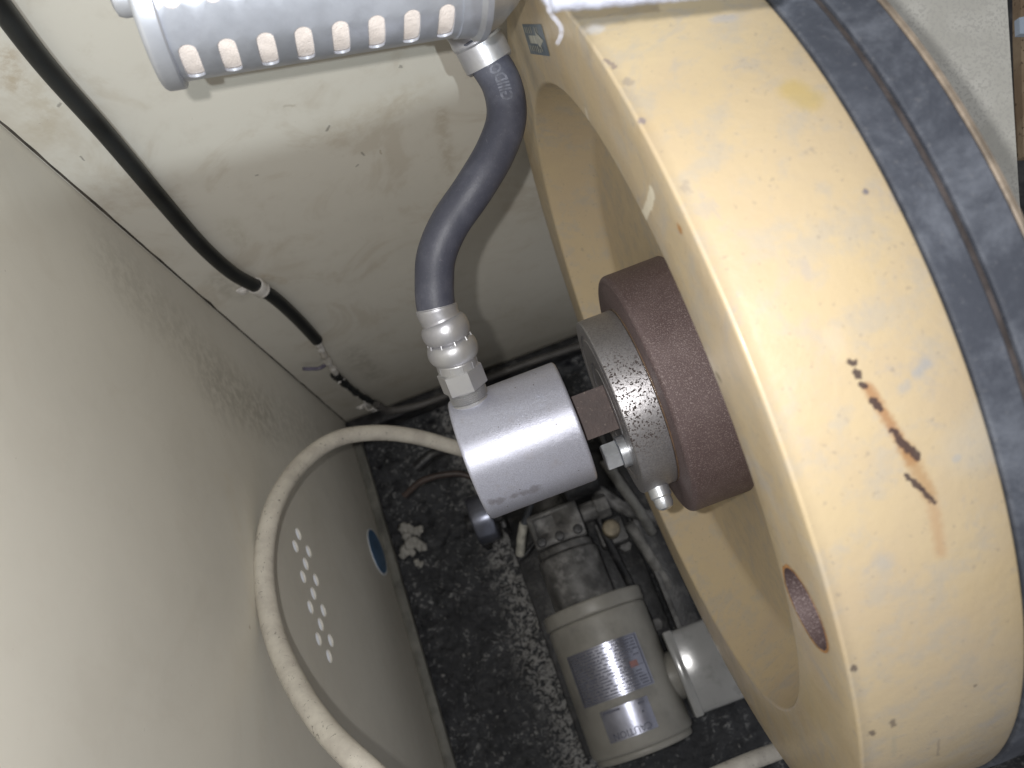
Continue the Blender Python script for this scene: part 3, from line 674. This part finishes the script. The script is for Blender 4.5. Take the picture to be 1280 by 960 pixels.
# white splash of sealant on the floor
bm = bmesh.new(); rnd2 = random.Random(5)
for (u, v, s) in ((505, 660, .006), (512, 662, .005), (508, 670, .006), (512, 680, .007), (520, 664, .005), (526, 662, .004), (518, 678, .006), (524, 682, .006), (530, 684, .004), (506, 688, .006), (503, 694, .004), (515, 690, .004), (521, 703, .0035), (526, 705, .003)):
    p = on_z(u, v, ZF+.002); r = bmesh.ops.create_icosphere(bm, subdivisions=2, radius=s*1.02); dd = Vector((u, v, 0))
    for vv_ in r['verts']: vv_.co *= 1+.9*mnoise.noise(vv_.co*330+dd); vv_.co = Vector((vv_.co.x*1.1, vv_.co.y*1.3, vv_.co.z*.22))+p
spl = fin('sealant_splash', bm, simple('off_white_sealant', (.30, .29, .265), .7, 0, .2, 200, .3), ang=180); tag(spl, 'off white splash of dried sealant on the black floor near the side panel', 'sealant')

# ------------------------------------------------------------------ pump motor
MR = .0575; MZ = -.955
def on_mot(u, v, r=MR):     # ray against the motor cylinder (axis along Y)
    d = ray(u, v); a = d.x**2+d.z**2; b = -2*(d.x*MXc+d.z*MZ); c = MXc**2+MZ**2-r*r; D = max(b*b-4*a*c, 0); return d*((-b-math.sqrt(D))/(2*a))
MXc = -.0115
YT = on_mot(737, 746).y if False else on_z(737, 748, MZ+MR).y
YE = on_z(803, 938, MZ+MR).y
mo = thing('pump_motor', 'dusty beige cylindrical pump motor with two metal nameplates on the floor', 'motor', (MXc, (YT+YE)/2, ZF))
bm = bmesh.new(); lathe(bm, bev(YE+.001, YT-.016, MR, .004, 4), (MXc, 0, MZ), (0, 1, 0), 96); fin('motor_shell', bm, M['motor'], mo)
bm = bmesh.new(); lathe(bm, bev(YT-.0165, YT, MR+.0012, .003, 4), (MXc, 0, MZ), (0, 1, 0), 96); fin('end_ring', bm, M['motor'], mo)
bm = bmesh.new(); lathe(bm, bev(YE-.006, YE+.002, MR-.003, .003, 4), (MXc, 0, MZ), (0, 1, 0), 96); fin('end_bell', bm, M['motor'], mo)
bm = bmesh.new(); box(bm, (MXc, (YT+YE)/2, ZF+.008), (.10, .12, .016), b=.003); fin('motor_foot', bm, M['darkiron'], mo)
bm = bmesh.new(); lathe(bm, bev(YT-.001, YT+.060, .036, .003), (MXc-.006, 0, MZ+.006), (0, 1, 0), 64); fin('coupling_housing', bm, M['dusty'], mo)
bm = bmesh.new(); lathe(bm, bev(YT+.0605, YT+.070, .033, .002), (MXc-.006, 0, MZ+.006), (0, 1, 0), 64); fin('coupling_ring', bm, M['dusty'], mo)
def plate(corners, print_rows, name='nameplate'):
    P = [on_mot(*c) for c in corners]; ys = [p.y for p in P]; an = [math.atan2(p.x-MXc, p.z-MZ) for p in P]
    y0, y1 = (ys[2]+ys[3])/2, (ys[0]+ys[1])/2; a0, a1 = (an[0]+an[3])/2, (an[1]+an[2])/2     # y0 front(bottom), a0 left
    def fn(s, t, off=.0006):
        a = a0+(a1-a0)*s; return Vector((MXc+(MR+off)*math.sin(a), y1+(y0-y1)*t, MZ+(MR+off)*math.cos(a)))
    bm = bmesh.new(); n = 24; top = [[bm.verts.new(fn(i/n, j, .0008)) for i in range(n+1)] for j in (0, 1)]; bot = [[bm.verts.new(fn(i/n, j, .0001)) for i in range(n+1)] for j in (0, 1)]
    for i in range(n):
        bm.faces.new((top[0][i], top[0][i+1], top[1][i+1], top[1][i]))
        for j in (0, 1): bm.faces.new((top[j][i], top[j][i+1], bot[j][i+1], bot[j][i]))
    for i in (0, n): bm.faces.new((top[0][i], top[1][i], bot[1][i], bot[0][i]))
    o = fin(name, bm, M['plate'], mo); W = abs(a1-a0)*MR; H = abs(y1-y0)
    return o, fn, W, H
pl1, fn1, W1, H1 = plate([(708, 820), (795, 792), (817, 855), (731, 885)], 0)
pl2, fn2, W2, H2 = plate([(751, 890), (809, 869), (822, 908), (763, 931)], 0)
def flat(fn, W, H, cx, cy):   # writing stands upside down in the picture: rotate by 180 degrees
    return lambda x, y: fn(cx-x/W, cy+y/H, .0011)
lettering('plate_lettering', 'CAUTION', .0100, flat(fn2, W2, H2, .50, .84), M['ink'], pl2, sx=.95)
bm = bmesh.new()
def prect(bm, fn, s0, t0, s1, t1, off=.0011):
    n = max(1, int((s1-s0)*14)); 
    a = [bm.verts.new(fn(s0+(s1-s0)*i/n, t0, off)) for i in range(n+1)]; b = [bm.verts.new(fn(s0+(s1-s0)*i/n, t1, off)) for i in range(n+1)]
    for i in range(n): bm.faces.new((a[i], a[i+1], b[i+1], b[i]))
prect(bm, fn2, .06, .05, .42, .12); prect(bm, fn2, .78, .10, .90, .17); prect(bm, fn2, .80, .36, .84, .44); fin('plate_print', bm, M['ink'], pl2)
bm = bmesh.new(); rr = random.Random(11)
prect(bm, fn1, .02, .02, .98, .035); prect(bm, fn1, .02, .965, .98, .98); prect(bm, fn1, .02, .035, .032, .965); prect(bm, fn1, .968, .035, .98, .965)
for j in range(15):
    s = .06; t = .07+j*.060
    if j in (4, 9): prect(bm, fn1, .04, t-.03, .96, t-.022)
    while s < .92:
        wd = rr.uniform(.02, .14)
        if not (s > .70 and 6 <= j <= 9): prect(bm, fn1, s, t, min(s+wd, .94), t+.024)
        s += wd+rr.uniform(.008, .05)
fin('plate_print', bm, M['ink'], pl1)
bm = bmesh.new(); prect(bm, fn1, .78, .48, .88, .60); fin('red_seal', bm, M['red'], pl1)
# terminal box on the motor's right side
bx = thing('terminal_box', 'grey white rounded terminal box beside the beige motor', 'terminal box', (.085, -.03, ZF))
bcn = at(880, 842, .955); bcn = Vector((.083, -.028, -.955))
bm = bmesh.new(); box(bm, bcn+Vector((0, 0, 0)), (.062, .088, .066), b=.006, seg=4); fin('box_shell', bm, M['tbox'], bx)
bm = bmesh.new(); box(bm, bcn+Vector((-.028, 0, 0)), (.010, .091, .069), b=.002, seg=2); fin('box_lid', bm, M['tbox'], bx)
bm = bmesh.new(); lathe(bm, bev(-.048, -.030, .026, .002), bcn, (1, 0, 0), 40); fin('box_neck', bm, M['motor'], bx)
# pump block behind the motor
pb_ = thing('pump_block', 'grimy grey pump body with a recessed square pocket behind the motor coupling', 'pump', (0, .2, ZF))
yP = YT+.070
bm = bmesh.new(); box(bm, (MXc-.006, yP+.022, MZ+.004), (.062, .042, .062), b=.004)
pbo = fin('pump_body', bm, M['dusty'], pb_)
cb = bmesh.new(); box(cb, (MXc-.018, yP+.026, MZ+.040), (.024, .020, .022), b=.001); cut = fin('cutter', cb, M['darkiron']); boolean_cut(pbo, [cut])
bm = bmesh.new(); lathe(bm, bev(yP+.0435, yP+.075, .026, .003), (MXc-.006, 0, MZ), (0, 1, 0), 48); fin('pump_neck', bm, M['dusty'], pb_)
bm = bmesh.new(); lathe(bm, bev(.0, .028, .011, .0015), (MXc+.026, yP+.026, MZ+.02), (1, 0, 0), 32); fin('pump_port', bm, M['dusty'], pb_)
bm = bmesh.new(); lathe(bm, bev(.0, .016, .014, .0015), (MXc+.044, yP+.026, MZ+.02), (1, 0, 0), 6); fin('port_nut', bm, M['dusty'], pb_, ang=20)
for k in range(3):
    bm = bmesh.new(); lathe(bm, bev(0, .006, .0055, .001), (MXc-.028+.022*k, yP+.008, MZ+.035), (0, 0, 1), 16); fin('screw', bm, M['darkiron'], pb_)
# shiny roller below the union
rp = on_z(600, 646, -.93); rt = thing('steel_roller', 'small shiny blued steel roller under the left end of the union', 'roller', (rp.x, rp.y, ZF))
bm = bmesh.new(); lathe(bm, bev(-.013, .013, .030, .003), (rp.x+.002, rp.y, -.945), (.98, .0, 0), 64); fin('roller_ring', bm, M['roller'], rt)
bm = bmesh.new(); lathe(bm, bev(-.022, .022, .011, .002), (rp.x+.002, rp.y, -.945), (1, 0, 0), 32); fin('roller_axle', bm, M['darkiron'], rt)
bm = bmesh.new(); box(bm, (rp.x-.012, rp.y, ZF+.03), (.008, .045, .062), b=.002); box(bm, (rp.x+.020, rp.y, ZF+.03), (.008, .03, .062), b=.002); fin('roller_bracket', bm, M['darkiron'], rt)
# sleeved wire
C = spline([at(672, 585, .93), at(667, 612, .925), at(661, 637, .93), at(655, 656, .935)], 8); sw_ = thing('sleeved_wire', 'thin dark wire ending in a white plastic sleeve beside the pump', 'wire', tuple(C[-1]))
bm = bmesh.new(); tube(bm, C, .0042, 12); fin('wire', bm, simple('slate_wire_jacket', (.05, .055, .065), .3, 0, .2, 60), sw_)
C = spline([at(655, 654, .935), at(652, 670, .94), at(651, 682, .945), at(650, 693, .95)], 8); bm = bmesh.new(); tube(bm, C, .0055, 16); fin('white_sleeve', bm, simple('grubby_white_sleeve', (.36, .35, .31), .5, 0, .3, 120), sw_)
C = spline([at(648, 700, .96), at(660, 690, .96), at(676, 660, .965), at(672, 600, .96)], 8); bm = bmesh.new(); tube(bm, C, .003, 10); fin('wire_tail', bm, M['darkiron'], sw_)
# pipework between pump and flywheel
def pipe(name, pts, r, mat, label, cat='pipe', group=None, col=None):
    C = spline([at(*p) for p in pts], 8); bm = bmesh.new(); tube(bm, C, r, 20); o = fin(name, bm, mat); tag(o, label, cat, group); return o
pipe('grease_pipe', [(755, 575, .93), (772, 600, .93), (800, 640, .935), (815, 665, .95)], .0062, simple('dusty_pale_pipe', (.13, .128, .12), .6, 0, .3, 60, .3), 'dusty pale pipe slanting just below the steel flange')
pipe('grease_pipe', [(700, 590, .96), (745, 612, .95), (790, 640, .95), (850, 650, .96)], .0075, M['dusty'], 'dark cross pipe between the pump and the flywheel')
pipe('grease_pipe', [(786, 655, .97), (815, 700, .97), (850, 760, .975), (885, 830, .98)], .0065, simple('dust_coated_pipe', (.17, .165, .155), .7, 0, .4, 60, .5), 'dust coated pipe running beside the motor towards the terminal box')
pipe('grease_pipe', [(745, 640, .95), (762, 680, .95), (790, 735, .96), (830, 810, .97)], .005, M['darkiron'], 'thin black pipe right beside the motor shell')
pipe('grease_pipe', [(505, 620, .99), (530, 600, .985), (570, 592, .985), (600, 600, .985)], .004, simple('brown_hose', (.05, .035, .03), .5), 'thin brown pipe arched on the floor left of the union')
pipe('grease_pipe', [(520, 585, .98), (545, 565, .98), (580, 562, .97), (600, 570, .97)], .006, M['darkiron'], 'black pipe behind the cream conduit')
vv1 = thing('valve_fitting', 'small round dusty brass valve fitting right of the pump', 'valve', tuple(at(764, 662, .96)))
c = on_z(764, 662, -.955); bm = bmesh.new(); lathe(bm, bev(-.012, .014, .0105, .003), c, (0, 0, 1), 24); fin('valve_cap', bm, simple('dusty_brass', (.20, .17, .12), .5, .3, .3, 80, .4), vv1)
bm = bmesh.new(); box(bm, c+Vector((0, 0, -.03)), (.034, .030, .034), b=.003); fin('valve_body', bm, M['dusty'], vv1)
bk1 = thing('floor_rail', 'grimy steel rail on the floor between motor and flywheel', 'rail', (.09, .12, ZF))
bm = bmesh.new(); box(bm, (.088, .12, ZF+.010), (.030, .34, .018), b=.003); fin('rail_web', bm, M['darkiron'], bk1)
bm = bmesh.new(); box(bm, (.076, .12, ZF+.024), (.006, .34, .012), b=.001); fin('rail_lip', bm, M['dusty'], bk1)
bk2 = thing('base_plate', 'black oily base plate under the pump and motor', 'base plate', (0, .1, ZF))
bm = bmesh.new(); box(bm, (MXc+.005, .09, ZF+.004), (.15, .34, .010), b=.002); fin('base_sheet', bm, M['darkiron'], bk2)
for k in range(2):
    bm = bmesh.new(); prism(bm, 6, .008, (MXc+.065, .03+.1*k, ZF+.008), (0, 0, 1), .006); fin('base_bolt', bm, M['dusty'], bk2, ang=20)
# dark bearing foot seen under the right end of the union
bf = thing('bearing_foot', 'black cast lug under the right end of the silver union', 'lug', tuple(on_z(725, 600, -.93)))
c = on_z(722, 598, -.93); bm = bmesh.new(); lathe(bm, bev(-.024, .02, .024, .004), c, (1, .1, 0), 40); fin('lug_boss', bm, M['darkiron'], bf)
bm = bmesh.new(); box(bm, c+Vector((.0, .0, -.05)), (.03, .04, .09), b=.004); fin('lug_leg', bm, M['darkiron'], bf)

# ------------------------------------------------------------------ sheet and bits beyond the flywheel
dpl = .58
q = [at(1040, -160, dpl), at(1256, -160, dpl), at(1259, 0, dpl), at(1273, 230, dpl), at(1280, 330, dpl), at(1150, 330, dpl)]
nrm = (RT @ Vector((0, 0, 1))).normalized()
ps = slab('pale_sheet', q, -nrm, .004, M['plate2']); tag(ps, 'mottled pale grey sheet standing behind the black belts of the flywheel', 'sheet panel')
q = [at(1275, -160, dpl*1.06), at(1500, -160, dpl*1.06), at(1500, 196, dpl*1.06), at(1280, 196, dpl*1.06), at(1276, 48, dpl*1.06)]
br = slab('brown_board', q, -nrm, .01, M['brown']); tag(br, 'rough brown board at the far right edge beyond the pale sheet', 'board')
q = [at(1274, 22, dpl*1.04), at(1300, 16, dpl*1.04), at(1300, 42, dpl*1.04), at(1275, 42, dpl*1.04)]
bb = slab('blue_strip', q, -nrm, .006, M['sky']); tag(bb, 'short pale blue strip above the brown board at the right edge', 'strip')
q = [at(960, -260, .95), at(1800, -260, .95), at(1800, 1400, .95), at(1250, 1400, .95), at(1190, 300, .95)]
mb = slab('machine_frame', q, -nrm, .02, M['darkiron']); tag(mb, 'black shadowy machine frame behind the pale sheet', 'machine frame')
# aim the room lamp: bright upper part of the back wall, edge on the photographed line
tgt = Vector((on_y(330, 40, YB)))
E1 = on_y(200, 218, YB); E2 = on_y(540, 128, YB)
pn = (E1-lp).cross(E2-lp).normalized()           # plane through lamp and the line
up_ = on_y(350, 0, YB)-lp
if pn.dot(up_) < 0: pn = -pn
mid = ((E1+E2)/2-lp).normalized(); half = math.radians(34.95)
dirv = (mid*math.cos(half)+pn*math.sin(half)).normalized()
ro.rotation_euler = dirv.to_track_quat('-Z', 'Y').to_euler()
